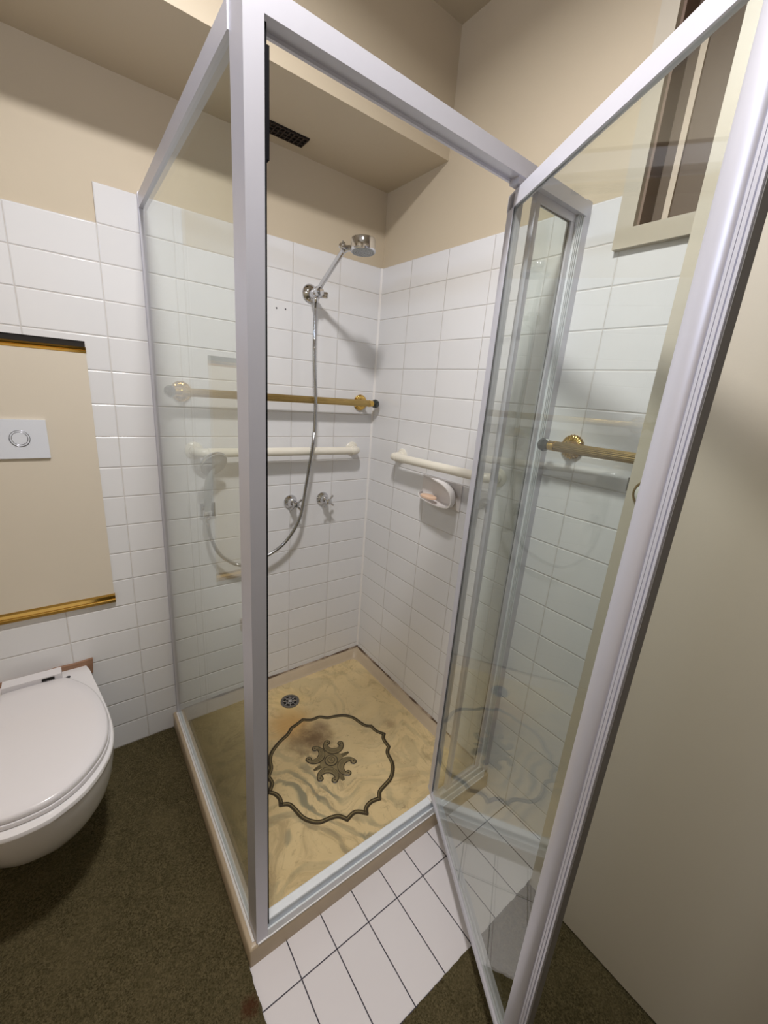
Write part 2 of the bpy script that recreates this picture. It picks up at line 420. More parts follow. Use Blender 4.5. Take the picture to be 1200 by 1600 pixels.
# air vent in the bulkhead soffit
vent = empty('air_vent', (-0.5, -0.075, 2.18), label='dark brown louvred air vent in the soffit above the shower', cat='vent')
bm = B(); box(bm, -0.625, -0.398, -0.106, -0.044, 2.1785, 2.1798)
build('vent_backing', bm, M['dark'], vent, world=True)
bm = B()
for i in range(15):
    x = -0.62 + i * 0.0155; box(bm, x, x + 0.004, -0.104, -0.046, 2.1745, 2.1785)
for j in range(4):
    y = -0.104 + j * 0.0183; box(bm, -0.623, -0.400, y, y + 0.003, 2.174, 2.1785)
build('vent_grille', bm, M['vent'], vent, world=True)

# ceiling lamp holding the room light
lamp = empty('ceiling_lamp', (LPOS[0], LPOS[1], ZC), label='small round can lamp on the ceiling in front of the shower', cat='lamp')
bm = B(); lathe(bm, [(0.082, 0), (0.09, 0.002), (0.09, 0.034), (0.086, 0.034), (0.086, 0.012), (0.0, 0.012)], (LPOS[0], LPOS[1], ZC), (0, 0, -1), 40)
build('lamp_can', bm, M['silicone'], lamp, smooth=True, world=True)

# tube lamp added on the unseen left wall to house the cool fill
vl = empty('added_wall_lamp', (WX, -1.15, 1.98), label='added white tube lamp on the unseen left wall, for cool fill light', cat='lamp')
bm = B(); box(bm, WX, WX + 0.03, -1.45, -0.85, 1.95, 2.03)
build('added_lamp_base', bm, M['silicone'], vl, bevel=0.004, world=True)
bm = B(); tube(bm, [(WX + 0.044, -1.43, 1.99), (WX + 0.044, -0.87, 1.99)], 0.013, 16)
build('added_lamp_tube', bm, M['silicone'], vl, smooth=True, world=True)

# carpet: one fitted piece, cut around the tiled strip
bm = B()
edge = [(-0.913, 0.0)]
pts = []
def rag(a, b_, n, amp):
    out = []
    for i in range(n):
        t = i / n
        out.append((a[0] + (b_[0] - a[0]) * t + random.uniform(-amp, amp), a[1] + (b_[1] - a[1]) * t + random.uniform(-amp, amp)))
    return out
poly = [(WX, 0.0), (-0.910, 0.0), (-0.910, -0.905)] + rag((-0.911, -0.915), (-0.916, -1.20), 40, 0.0016) + rag((-0.914, -1.203), (0.0, -1.195), 90, 0.0014) + [(0.0, -1.195), (0.0, WY - 1.3), (WX, WY - 1.3)]
vb = [bm.verts.new((x, y, -0.003)) for x, y in poly]; vt = [bm.verts.new((x, y, 0.006)) for x, y in poly]
bm.faces.new(vt); bm.faces.new(vb[::-1])
for i in range(len(poly)):
    j = (i + 1) % len(poly); bm.faces.new((vb[i], vb[j], vt[j], vt[i]))
mark(build('carpet', bm, M['carpet']), 'dark olive green fitted carpet around the white floor tiles', 'carpet', kind='stuff')

# ================================================================== SHOWER TRAY
tray = empty('shower_tray', (-0.4546, -0.4542, 0), label='square beige marbled shower tray with raised kerb and brown ornament', cat='shower tray')
bm = B()
def sq(inx, iny_front, inxl, z, rr=0.0, n=6):
    # loop of a square with rounded corners: right/back inset inx, front inset, left inset
    x1, y1 = -inx, -inx; x0, y0 = KX + inxl, KY + iny_front
    out = []
    for (cx, cy, a0) in ((x1 - rr, y1 - rr, 0), (x0 + rr, y1 - rr, 90), (x0 + rr, y0 + rr, 180), (x1 - rr, y0 + rr, 270)):
        for k in range(n + 1):
            a = math.radians(a0 + 90 * k / n)
            x = cx + rr * math.cos(a); y = cy + rr * math.sin(a)
            out.append(Vector((x, y, z if not callable(z) else z(y))))
    return out
FZ = 0.044
prof = [(0, 0, 0, 0.0, 0.001), (0, 0, 0, lambda y: kz(y) - 0.006, 0.003), (0.001, 0.002, 0.002, lambda y: kz(y) - 0.002, 0.004), (0.004, 0.006, 0.006, lambda y: kz(y), 0.005),
        (0.016, 0.036, 0.036, lambda y: kz(y), 0.012), (0.021, 0.041, 0.041, lambda y: kz(y) - 0.003, 0.02), (0.034, 0.046, 0.046, 0.052, 0.03), (0.042, 0.050, 0.050, 0.0455, 0.035), (0.050, 0.058, 0.058, FZ, 0.04)]
rs = [sq(a, f_, l, z, r) for a, f_, l, z, r in prof]
vv = [[bm.verts.new(p) for p in r] for r in rs]
nn = len(vv[0])
for j, (a, b_) in enumerate(zip(vv[:-1], vv[1:])):
    for i in range(nn):
        f = bm.faces.new((a[i], a[(i + 1) % nn], b_[(i + 1) % nn], b_[i])); f.material_index = 0 if j < 7 else 1
f = bm.faces.new(vv[-1]); f.material_index = 1
bm.faces.new(vv[0][::-1])
build('basin', bm, [M['tray_side'], M['tray']], tray, smooth=True, world=True)
# dirty sealant between the tray rim and the tiles
bm = B()
def bead(p0, p1, nrm, n=90):
    p0, p1, nrm = Vector(p0), Vector(p1), Vector(nrm); L = []
    ph = [random.uniform(0, 6) for _ in range(6)]
    for i in range(n + 1):
        p = p0.lerp(p1, i / n); q = sum(math.sin(ph[j] + i * (0.11 + 0.17 * j)) for j in range(6)) / 6
        h = 0.0048 + 0.004 * q + random.uniform(-.0006, .0006); d = 0.0062 + 0.005 * q + random.uniform(-.0006, .0006)
        L.append([p + Vector((0, 0, -0.003)), p + nrm * d + Vector((0, 0, -0.0005)), p + nrm * d * 0.5 + Vector((0, 0, h * 0.8)), p + Vector((0, 0, h))])
    rings(bm, L)
bead((-0.87, 0, kz(0)), (0, 0, kz(0)), (0, -1, 0)); bead((0, 0, kz(0)), (0, -0.87, kz(-0.87)), (-1, 0, 0))
build('sealant_bead', bm, M['dirt'], tray, smooth=True, world=True)

# ornament: scalloped double border, laid into the tray floor
ring = [(-.394, -.305), (-.365, -.328), (-.333, -.338), (-.298, -.355), (-.271, -.387), (-.259, -.428), (-.249, -.453), (-.230, -.468, 1), (-.227, -.502), (-.208, -.533, 1), (-.226, -.554), (-.231, -.596, 1), (-.254, -.617), (-.263, -.654), (-.279, -.684), (-.312, -.713), (-.351, -.725), (-.378, -.734), (-.395, -.756, 1), (-.425, -.749), (-.451, -.756), (-.463, -.776, 1), (-.494, -.749), (-.531, -.756, 1), (-.548, -.731), (-.571, -.721), (-.610, -.713), (-.636, -.691), (-.653, -.662), (-.662, -.622), (-.671, -.600), (-.695, -.588, 1), (-.688, -.565), (-.694, -.541), (-.711, -.520, 1), (-.688, -.493), (-.690, -.461, 1), (-.667, -.433), (-.658, -.399), (-.635, -.366), (-.591, -.337), (-.551, -.320), (-.522, -.297, 1), (-.492, -.290), (-.461, -.280, 1), (-.431, -.301)]
def ring_path(k=5):
    cus = [i for i, p in enumerate(ring) if len(p) > 2]; out = []
    for a, b_ in zip(cus, cus[1:] + [cus[0] + len(ring)]):
        seg = [Vector((*ring[i % len(ring)][:2], 0)) for i in range(a, b_ + 1)]
        out += catmull(seg, k)[:-1]
    return out
def offset_band(bm, path, o0, o1, z, mi=0, c=(-0.46, -0.528), h=0.0012):
    """band following a closed path, offset inwards by o0..o1"""
    n = len(path); nr = []
    for i in range(n):
        t = (path[(i + 1) % n] - path[(i - 1) % n]); t.z = 0; t.normalize()
        q = Vector((t.y, -t.x, 0))
        if q.dot(Vector((*c, 0)) - path[i]) < 0: q = -q
        nr.append(q)
    def P(i, o, zz): 
        v = path[i] + nr[i] * o; return (v.x, v.y, zz)
    prev = None; first = None
    for i in range(n):
        r = [bm.verts.new(P(i, o0, z)), bm.verts.new(P(i, o0 + (o1 - o0) * .25, z + h)), bm.verts.new(P(i, o1 - (o1 - o0) * .25, z + h)), bm.verts.new(P(i, o1, z))]
        if prev:
            for a in range(3):
                f = bm.faces.new((prev[a], prev[a + 1], r[a + 1], r[a])); f.material_index = mi
        else: first = r
        prev = r
    for a in range(3):
        f = bm.faces.new((prev[a], prev[a + 1], first[a + 1], first[a])); f.material_index = mi
rp = ring_path()
bm = B()
offset_band(bm, rp, -0.0040, 0.0040, FZ, 0, h=0.0022)
offset_band(bm, rp, 0.0040, 0.0075, FZ, 1, h=0.001)
offset_band(bm, rp, 0.0075, 0.0115, FZ, 0, h=0.0018)
build('scalloped_border', bm, [M['ornament'], M['ornament_mid']], tray, world=True)
# centre ornament: four C scrolls around a boss with little leaves between
OC = Vector((-0.461, -0.526, 0))
bm = B()
def stroke(bm, path, wid, z, h, mi):
    n = len(path); prev = None
    for i in range(n):
        t = (path[min(i + 1, n - 1)] - path[max(i - 1, 0)]).normalized(); q = Vector((t.y, -t.x, 0)); w_ = wid[i]
        r = [bm.verts.new((*(path[i] - q * w_)[:2], z)), bm.verts.new((*(path[i] - q * w_ * .55)[:2], z + h)), bm.verts.new((*(path[i] + q * w_ * .55)[:2], z + h)), bm.verts.new((*(path[i] + q * w_)[:2], z))]
        if prev:
            for a in range(3):
                f = bm.faces.new((prev[a], prev[a + 1], r[a + 1], r[a])); f.material_index = mi
        prev = r
def disc(bm, c, r, z, h, mi, n=20):
    top = []
    for (rr, zz) in ((r, z), (r * 0.8, z + h), (r * 0.3, z + h * 1.2)):
        top.append([bm.verts.new((c[0] + rr * math.cos(2 * PI * k / n), c[1] + rr * math.sin(2 * PI * k / n), zz)) for k in range(n)])
    for a, b_ in zip(top[:-1], top[1:]):
        for i in range(n):
            f = bm.faces.new((a[i], a[(i + 1) % n], b_[(i + 1) % n], b_[i])); f.material_index = mi
    f = bm.faces.new(top[-1]); f.material_index = mi
# olive ground joining the scrolls
disc(bm, OC, 0.050, FZ - 0.0004, 0.0008, 1, 28)
for ang, L_, wd_ in ((-3, 0.076, 0.009), (92, 0.066, 0.008), (182, 0.076, 0.009), (268, 0.098, 0.013)):
    v_ = Vector((math.cos(math.radians(ang)), math.sin(math.radians(ang)), 0)); w_ = Vector((-v_.y, v_.x, 0))
    stroke(bm, [OC + v_ * (0.03 + (L_ - 0.03) * k / 4) for k in range(5)], [wd_ * 1.3, wd_ * 1.15, wd_, wd_ * .9, wd_ * .35], FZ, 0.0009, 1)
    for o_ in (-0.6, -0.2, 0.2, 0.6):
        stroke(bm, [OC + v_ * (0.045 + (L_ - 0.045) * k / 3) + w_ * wd_ * o_ * (1 - 0.15 * k) for k in range(4)], [0.0009] * 4, FZ + 0.0008, 0.0006, 0)
for ang in (53, 127, 231, 306):
    th = math.radians(ang); ux = Vector((math.cos(th), math.sin(th), 0)); uy = Vector((-ux.y, ux.x, 0))
    def arc(R_, sp, n=25):
        return [OC + ux * (0.074 + R_ * math.cos(math.radians(180 - sp + 2 * sp * k / (n - 1)))) + uy * R_ * 1.02 * math.sin(math.radians(180 - sp + 2 * sp * k / (n - 1))) for k in range(n)]
    wd = [0.0070 + 0.0070 * math.sin(PI * k / 24) for k in range(25)]
    stroke(bm, arc(0.032, 104), wd, FZ + 0.0006, 0.0012, 0)
    stroke(bm, arc(0.032, 102), [x - 0.0036 for x in wd], FZ + 0.0018, 0.0008, 1)
    for dR in (-0.004, 0.0, 0.004):
        stroke(bm, arc(0.032 + dR, 84), [0.0006] * 25, FZ + 0.0026, 0.0004, 0)
    for e in (arc(0.032, 104)[0], arc(0.032, 104)[-1]):
        c = e + (OC + ux * 0.078 - e) * 0.16
        disc(bm, c, 0.0125, FZ + 0.0010, 0.0012, 0); disc(bm, c, 0.0082, FZ + 0.0022, 0.0006, 1); disc(bm, c, 0.0036, FZ + 0.0029, 0.0003, 0)
disc(bm, OC, 0.026, FZ + 0.0010, 0.0012, 0, 28); disc(bm, OC, 0.0220, FZ + 0.0021, 0.0006, 1, 28)
disc(bm, OC, 0.0150, FZ + 0.0028, 0.0004, 0, 28); disc(bm, OC, 0.0122, FZ + 0.0032, 0.0004, 1, 28)
for dx_ in (-0.0035, 0.0035):
    stroke(bm, [OC + Vector((dx_, -0.008, 0)), OC + Vector((dx_ * 0.6, 0, 0)), OC + Vector((dx_, 0.008, 0))], [0.0012] * 3, FZ + 0.0036, 0.0004, 0)
build('scroll_ornament', bm, [M['ornament'], M['ornament_mid']], tray, world=True)
# drain
dr = empty('floor_drain', (-0.463, -0.158, FZ), label='small round dark metal drain grate in the shower tray', cat='drain')
bm = B(); lathe(bm, [(0.041, 0.0), (0.041, 0.003), (0.036, 0.0045), (0.030, 0.003), (0.029, 0.0005), (0.0, 0.0005)], (-0.463, -0.158, FZ), (0, 0, 1), 36)
build('drain_flange', bm, M['steelgrey'], dr, smooth=True, world=True)
bm = B(); lathe(bm, [(0.0285, 0.0006), (0.0285, 0.001), (0, 0.001)], (-0.463, -0.158, FZ), (0, 0, 1), 30)
build('drain_hole', bm, M['dark'], dr, world=True)
bm = B()
for k in range(8):
    a = math.radians(22 + 45 * k); c = Vector((-0.463, -0.158, FZ + 0.0025))
    tube(bm, [c + Vector((math.cos(a), math.sin(a), 0)) * 0.006, c + Vector((math.cos(a), math.sin(a), 0)) * 0.030], 0.0016, 6)
lathe(bm, [(0.0075, 0.001), (0.0075, 0.0035), (0.004, 0.005), (0.0, 0.005)], (-0.463, -0.158, FZ), (0, 0, 1), 20)
tube(bm, [Vector((-0.463, -0.158, FZ + 0.003)) + Vector((math.cos(2 * PI * k / 24), math.sin(2 * PI * k / 24), 0)) * 0.018 for k in range(25)], 0.0012, 6)
build('drain_grate', bm, M['chrome'], dr, smooth=True, world=True)

# ================================================================== SHOWER ENCLOSURE (fixed frame and panels)
enc = empty('shower_screen', (-0.8765, -0.885, 0.07), label='fixed silver framed glass shower enclosure standing on the tray', cat='shower screen')
FT = 1.905
# corner post
bm = B(); box(bm, -0.891, -0.862, -0.9045, -0.850, kz(-0.9), FT)
build('corner_post', bm, M['frame'], enc, bevel=0.0018, world=True)
bm = B(); box(bm, -0.862, -0.8575, -0.9005, -0.872, 0.10, 1.868)
o = build('door_seal', bm, M['black'], enc, world=True); o['label'] = 'black rubber seal strip'
bm = B(); box(bm, -0.8575, -0.8535, -0.9005, -0.884, 1.715, 1.845)
o = build('seal_clip', bm, M['black'], enc, world=True); o['label'] = 'short black rubber clip'
# front head rail with a lip
bm = B()
extr(bm, [(-0.9045, 1.873), (-0.9045, FT), (-0.872, FT), (-0.872, 1.868), (-0.878, 1.868), (-0.878, 1.873)],
     lambda p: Vector((-0.862, p[0], p[1])), lambda p: Vector((-0.024, p[0], p[1])))
build('head_rail', bm, M['frame'], enc, bevel=0.0014, world=True)
# small pivot block below the head
bm = B(); box(bm, -0.300, -0.236, -0.900, -0.876, 1.861, 1.8735)
build('pivot_block', bm, M['frame'], enc, bevel=0.0015, world=True)
bm = B(); box(bm, -0.291, -0.250, -0.894, -0.872, 0.098, 0.108)
o = build('pivot_block', bm, M['silicone'], enc, bevel=0.002, world=True); o['label'] = 'worn white plastic pivot block'
# threshold track on the kerb
bm = B()
z0 = 0.0645
pr = [(-0.9055, z0 - 0.002), (-0.9055, 0.088), (-0.9045, 0.0895), (-0.9015, 0.0895), (-0.9005, 0.088), (-0.9005, 0.074), (-0.8935, 0.074), (-0.8935, 0.0995), (-0.892, 0.1015), (-0.874, 0.1035), (-0.871, 0.102), (-0.871, z0 - 0.002)]
extr(bm, pr, lambda p: Vector((-0.862, p[0], p[1])), lambda p: Vector((-0.026, p[0], p[1])))
build('threshold_track', bm, M['track'], enc, bevel=0.0006, seg=1, world=True)
bm = B(); box(bm, -0.888, -0.03, -0.9078, -0.9045, kz(-0.9) - 0.001, kz(-0.9) + 0.003)
build('silicone_bead', bm, M['silicone'], enc, bevel=0.0012, world=True)
# wall channel on the right wall
bm = B()
box(bm, -0.026, -0.0005, -0.900, -0.866, 0.075, FT + 0.006)
build('wall_channel', bm, M['frame'], enc, bevel=0.0015, world=True)
bm = B()
box(bm, -0.0455, -0.026, -0.8905, -0.872, 0.100, 1.873)
for x, d in ((-0.0275, 0.9000), (-0.0340, 0.8985), (-0.0395, 0.8970), (-0.0440, 0.8955)): box(bm, x - 0.0011, x + 0.0011, -d, -0.8900, 0.100, 1.873)
build('channel_insert', bm, M['track'], enc, bevel=0.0006, seg=1, world=True)
# narrow fixed sidelight
sl = empty('sidelight_panel', (0, 0, 0)); sl.parent = enc; sl.location = (0, 0, 0)
sl.matrix_parent_inverse = Matrix.Identity(4)
def eb(name, bm, mat, par, **k): return build(name, bm, mat, par, world=False, **k)
off = enc.matrix_basis.inverted()
bm = B()
box(bm, -0.216, -0.198, -0.8900, -0.8765, 0.101, 1.873); box(bm, -0.198, -0.046, -0.8895, -0.8765, 1.855, 1.873)
box(bm, -0.198, -0.046, -0.8895, -0.8765, 0.101, 0.118); box(bm, -0.064, -0.046, -0.8895, -0.8765, 0.118, 1.855)
box(bm, -0.2175, -0.2155, -0.8925, -0.8890, 0.104, 1.871)
bmesh.ops.transform(bm, matrix=off, verts=bm.verts)
eb('sidelight_frame', bm, M['frame'], sl, bevel=0.0015)
bm = B(); box(bm, -0.198, -0.064, -0.8825, -0.8775, 0.118, 1.855); bmesh.ops.transform(bm, matrix=off, verts=bm.verts)
eb('sidelight_glass', bm, M['glass'], sl)
bm = B(); box(bm, -0.0654, -0.0640, -0.8845, -0.8826, 0.118, 1.855); box(bm, -0.198, -0.0654, -0.8845, -0.8826, 1.8532, 1.855); bmesh.ops.transform(bm, matrix=off, verts=bm.verts)
eb('glazing_gasket', bm, M['darkgrey'], sl)
# side return panel
bm = B()
extr(bm, [(-0.8935, 1.869), (-0.8935, FT), (-0.872, FT), (-0.872, 1.869)], lambda p: Vector((p[0], -0.850, p[1])), lambda p: Vector((p[0], -0.006, p[1])))
build('side_rail', bm, M['frame'], enc, bevel=0.0014, world=True)
bm = B()
box(bm, -0.8935, -0.8785, -0.016, -0.0005, kz(0), FT + 0.006)
box(bm, -0.8945, -0.8935, -0.014, -0.010, kz(0), FT + 0.004)
box(bm, -0.8945, -0.8935, -0.006, -0.002, kz(0), FT + 0.004)
build('wall_channel', bm, M['frame'], enc, bevel=0.0006, seg=1, world=True)
bm = B()
rings(bm, [[Vector((x, y, kz(y) + dz)) for x, dz in ((-0.8915, -0.001), (-0.8915, 0.005), (-0.8895, 0.0055), (-0.889, 0.002), (-0.882, 0.002), (-0.8815, 0.0055), (-0.8805, 0.005), (-0.8805, -0.001))] for y in (-0.850, -0.015)])
build('side_track', bm, M['track'], enc, world=True)
bm = B()
rings(bm, [[Vector((x, y, kz(y) + dz)) for x, dz in ((-0.899, -0.001), (-0.8975, 0.0018), (-0.893, 0.0028), (-0.8915, -0.001))] for y in (-0.895, -0.6, -0.3, -0.01)])
build('silicone_bead', bm, M['silicone'], enc, world=True)
bm = B(); box(bm, -0.8880, -0.8830, -0.852, -0.012, kz(-0.5) + 0.004, 1.871)
build('side_glass', bm, M['glass'], enc, world=True)

# ================================================================== PIVOT DOOR (open, swung towards the room)
DA = Vector((-0.270, -0.856, 0)); TH = math.radians(-118)
door = empty('shower_door', (DA.x, DA.y, 0.11), TH, label='open framed clear glass pivot door of the shower', cat='shower door')
# local frame: x along the door, y towards the camera side is -n ... n = (-sin,cos) rotated
# local +y = direction (-sin TH, cos TH) = (0.883,-0.469), so the face seen by the camera is at local y = 0 and depth goes +y
def dbox(bm, t0, t1, o0, o1, z0, z1): box(bm, t0, t1, -o1, -o0, z0 - 0.11, z1 - 0.11)
DW = 0.6165
bm = B(); dbox(bm, 0.0, 0.030, -0.022, 0.0, 0.118, 1.852)
bm2 = bm
build('hinge_stile', bm, M['frame'], door, bevel=0.002)
bm = B(); dbox(bm, 0.0295, 0.0312, -0.0040, -0.0020, 0.137, 1.824)
build('glazing_bead', bm, M['darkgrey'], door)
# latch stile: bowed inner face, ribbed end, grey strip painting shade on the end face
bm = B()
t0 = 0.580; pr = [(t0, -0.013), (t0, -0.002)]
for k in range(1, 13):
    a = PI * k / 13; pr.append((t0 + 0.0185 - 0.0185 * math.cos(a), -0.002 + 0.0105 * math.sin(a)))
pr += [(t0 + 0.037, -0.0015), (t0 + 0.0385, -0.0005), (t0 + 0.0385, 0.0010), (t0 + 0.0425, 0.0010), (t0 + 0.0425, -0.0012), (t0 + 0.0435, -0.0012), (t0 + 0.0435, 0.0010), (t0 + 0.0485, 0.0010), (t0 + 0.0485, -0.0012), (t0 + 0.0505, -0.0012), (t0 + 0.0505, 0.0008), (t0 + 0.0545, 0.0008), (t0 + 0.0545, -0.013)]
extr(bm, pr, lambda p: Vector((p[0], -p[1], 0.113 - 0.11)), lambda p: Vector((p[0], -p[1], 1.855 - 0.11)))
build('latch_stile', bm, M['frame'], door, smooth=True)
bm = B(); dbox(bm, t0 + 0.0546, t0 + 0.0562, -0.0125, -0.0015, 0.115, 1.853)
o = build('shaded_end_face', bm, simple('end_shade_grey', (0.21, 0.20, 0.19), 0.5), door, bevel=0.0008); o['label'] = 'grey strip, shade painted on the stile end face'
# rails
bm = B(); dbox(bm, -0.004, t0, -0.012, 0.0, 1.824, 1.857)
build('top_rail', bm, M['frame'], door, bevel=0.0015)
bm = B()
pr = [(0.0, 0.113), (0.001, 0.119), (-0.001, 0.125), (-0.0045, 0.1285), (-0.0055, 0.1325), (-0.0085, 0.134), (-0.010, 0.1375), (-0.016, 0.1375), (-0.018, 0.134), (-0.026, 0.132), (-0.026, 0.113)]
extr(bm, pr, lambda p: Vector((-0.004, -p[0], p[1] - 0.11)), lambda p: Vector((t0, -p[0], p[1] - 0.11)))
build('bottom_rail', bm, M['frame'], door)
bm = B(); dbox(bm, 0.030, t0, -0.0090, -0.0040, 0.137, 1.824)
build('door_glass', bm, M['glass'], door)

# ================================================================== ROOM DOOR (open against the right wall)
rd = empty('room_door', (-0.140, -2.03, 0.012), label='cream painted flush room door standing open in front of the right wall', cat='door')
bm = B(); box(bm, -0.158, -0.122, -2.025, -1.204, 0.012, 2.10)
build('door_leaf', bm, M['door'], rd, bevel=0.0015, world=True)
bm = B(); box(bm, -0.145, -0.135, -1.2042, -1.196, 1.238, 1.268)
build('latch_bolt', bm, M['steelgrey'], rd, bevel=0.002, world=True)
bm = B(); lathe(bm, [(0.031, 0.0), (0.031, 0.003), (0.029, 0.0055), (0.0262, 0.0058), (0.0262, 0.003), (0.0, 0.003)], (-0.158, -1.2475, 1.242), (-1, 0, 0), 48)
build('knob_rose', bm, M['brass'], rd, smooth=True, world=True)
bm = B(); lathe(bm, [(0.0255, 0.0032), (0.0255, 0.0045), (0.023, 0.0065), (0.014, 0.0085), (0.0115, 0.010), (0.010, 0.013), (0.0, 0.014)], (-0.158, -1.2475, 1.242), (-1, 0, 0), 48)
o = build('door_knob', bm, M['knob_glass'], rd, smooth=True, world=True); o['label'] = 'pale flat round privacy turn'
for z in (0.25, 1.85):
    bm = B(); tube(bm, [(-0.1625, -2.028, z), (-0.1625, -2.028, z + 0.09)], 0.005, 12)
    build('door_hinge', bm, M['brass'], rd, smooth=True, world=True)

# ================================================================== TOWEL RAILS
def towel_rail(name, p0, p1, nrm, label, ends, posts):
    """p0,p1 are centres of the finials, nrm points from the bar to its wall"""
    p0, p1, nrm = Vector(p0), Vector(p1), Vector(nrm); t = (p1 - p0).normalized()
    r = empty(name, (p0 + p1) / 2, label=label, cat='towel rail')
    L = (p1 - p0).length
    bm = B(); lathe(bm, [(0.0128, 0.024), (0.0128, L - 0.024)], p0, t, 60, rfun=lambda th: 1 + 0.055 * math.cos(20 * th))
    build('fluted_bar', bm, M['brass'], r, smooth=True, world=True)
    for s_, p in ((1, p0), (-1, p1)):
        bm = B(); lathe(bm, [(0.006, 0.004), (0.0085, 0.007), (0.0125, 0.009), (0.0135, 0.012), (0.0135, 0.024), (0.0145, 0.026), (0.0145, 0.029), (0.0128, 0.031)], p, t * s_, 28)
        build('end_cap', bm, M['brass_pol'], r, smooth=True, world=True)
        bm = B(); bmesh.ops.create_icosphere(bm, subdivisions=2, radius=0.0195, matrix=Matrix.Translation(p - t * s_ * 0.005))
        o = build('faceted_finial', bm, M['facet'], r, world=True); o['label'] = 'dark faceted crystal finial'
    D = 0.0595
    for d in posts:
        c = p0 + t * d
        bm = B(); lathe(bm, [(0.0225, 0.0), (0.0325, 0.001), (0.0335, 0.006), (0.0285, 0.012), (0.0190, 0.014)], c + nrm * D, -nrm, 96, rfun=lambda th: 1 + 0.035 * math.cos(24 * th))
        lathe(bm, [(0.0180, 0.013), (0.0165, 0.018), (0.0105, 0.022), (0.0085, 0.035), (0.0105, 0.046), (0.0120, 0.052)], c + nrm * D, -nrm, 32)
        build('wall_rosette', bm, M['brass_pol'], r, smooth=True, world=True)
    return r
towel_rail('towel_rail', (-0.038, -0.060, 1.358), (-0.846, -0.060, 1.360), (0, 1, 0), 'fluted brass towel rail on the back wall inside the shower', 2, (0.038, 0.77))
towel_rail('towel_rail', (-0.060, -0.930, 1.302), (-0.060, -1.72, 1.306), (1, 0, 0), 'fluted brass towel rail on the right wall outside the shower', 2, (0.048, 0.742))

# ================================================================== GRAB BARS
def grab(name, a, b_, nrm, label, z):
    a, b_, nrm = Vector(a), Vector(b_), Vector(nrm); t = (b_ - a).normalized(); D = 0.058
    r = empty(name, (a + b_) / 2, label=label, cat='grab bar')
    pa = a + nrm * D; pb = b_ + nrm * D
    rr = 0.0165
    path = [pa, pa - nrm * (D - 0.026)]
    for k in range(1, 9):
        ang = k / 8 * PI / 2; path.append(a + nrm * 0.026 - nrm * 0.026 * math.sin(ang) + t * 0.026 * (1 - math.cos(ang)))
    p2 = []
    for k in range(0, 9):
        ang = k / 8 * PI / 2; p2.append(b_ - t * 0.026 + t * 0.026 * math.sin(ang) + nrm * 0.026 * (1 - math.cos(ang)))
    path += p2 + [pb]
    bm = B(); tube(bm, path, rr, 24)
    build('bar', bm, M['ivory'], r, smooth=True, world=True)
    for p in (pa, pb):
        bm = B(); lathe(bm, [(0.031, 0.0), (0.031, 0.003), (0.028, 0.006), (0.020, 0.009), (0.0185, 0.018)], p, -nrm, 32)
        build('wall_flange', bm, M['ivory'], r, smooth=True, world=True)
    for p, s_ in ((a, 1), (b_, -1)):
        bm = B(); lathe(bm, [(0.0166, 0.0), (0.0178, 0.001), (0.0178, 0.006), (0.0166, 0.007)], p + t * s_ * 0.032, t * s_, 28)
        build('joint_collar', bm, M['ivory'], r, smooth=True, world=True)
grab('grab_bar', (-0.106, -0.058, 1.153), (-0.775, -0.058, 1.157), (0, 1, 0), 'cream enamelled grab bar above the shower taps on the back wall', 0)
grab('grab_bar', (-0.058, -0.238, 1.156), (-0.058, -0.745, 1.166), (1, 0, 0), 'cream enamelled grab bar above the soap dish on the right wall', 0)

# ================================================================== TAPS
def tap(x, z, rot, label):
    r = empty('shower_tap', (x, 0, z), label=label, cat='tap')
    bm = B(); lathe(bm, [(0.029, 0.0), (0.030, 0.003), (0.028, 0.008), (0.021, 0.015), (0.017, 0.022), (0.0155, 0.032), (0.0125, 0.036)], (x, 0, z), (0, -1, 0), 40)
    build('tap_flange', bm, M['chrome'], r, smooth=True, world=True)
    bm = B(); lathe(bm, [(0.0095, 0.03), (0.0095, 0.050), (0.0125, 0.053), (0.013, 0.066), (0.009, 0.071), (0.0, 0.072)], (x, 0, z), (0, -1, 0), 28)
    build('tap_spindle', bm, M['chrome'], r, smooth=True, world=True)
    for k in range(4):
        a = math.radians(rot + 90 * k); d = Vector((math.cos(a), 0, math.sin(a))); c = Vector((x, -0.059, z))
        bm = B(); tube(bm, [c + d * 0.008, c + d * 0.014, c + d * 0.026, c + d * 0.031, c + d * 0.0335], [0.0045, 0.0038, 0.0050, 0.0052, 0.003], 14)
        build('handle_spoke', bm, M['chrome'], r, smooth=True, world=True)
tap(-0.402, 0.932, 40, 'chrome cross-handle shower tap on the left, behind the hose')
tap(-0.248, 0.932, 52, 'chrome cross-handle shower tap nearest the tiled corner')

# ================================================================== OVERHEAD SHOWER
sh = empty('overhead_shower', (-0.330, 0, 1.752), label='chrome overhead shower rose on a slanted arm near the corner', cat='shower head')
bx = -0.332; bz = 1.750
bm = B(); lathe(bm, [(0.032, 0.0), (0.033, 0.004), (0.030, 0.010), (0.022, 0.016), (0.017, 0.020)], (bx, 0, bz), (0, -1, 0), 36)
build('wall_rose', bm, M['chrome'], sh, smooth=True, world=True)
bm = B(); lathe(bm, [(0.0155, 0.016), (0.0155, 0.050), (0.013, 0.060), (0.017, 0.062), (0.017, 0.080), (0.014, 0.086), (0.009, 0.088)], (bx, 0, bz - 0.004), (0, -1, 0), 28)
lathe(bm, [(0.016, -0.016), (0.018, -0.006), (0.018, 0.010), (0.012, 0.018)], (bx, -0.058, bz - 0.004), (0.35, 0, 0.94), 24)
build('diverter_body', bm, M['chrome'], sh, smooth=True, world=True)
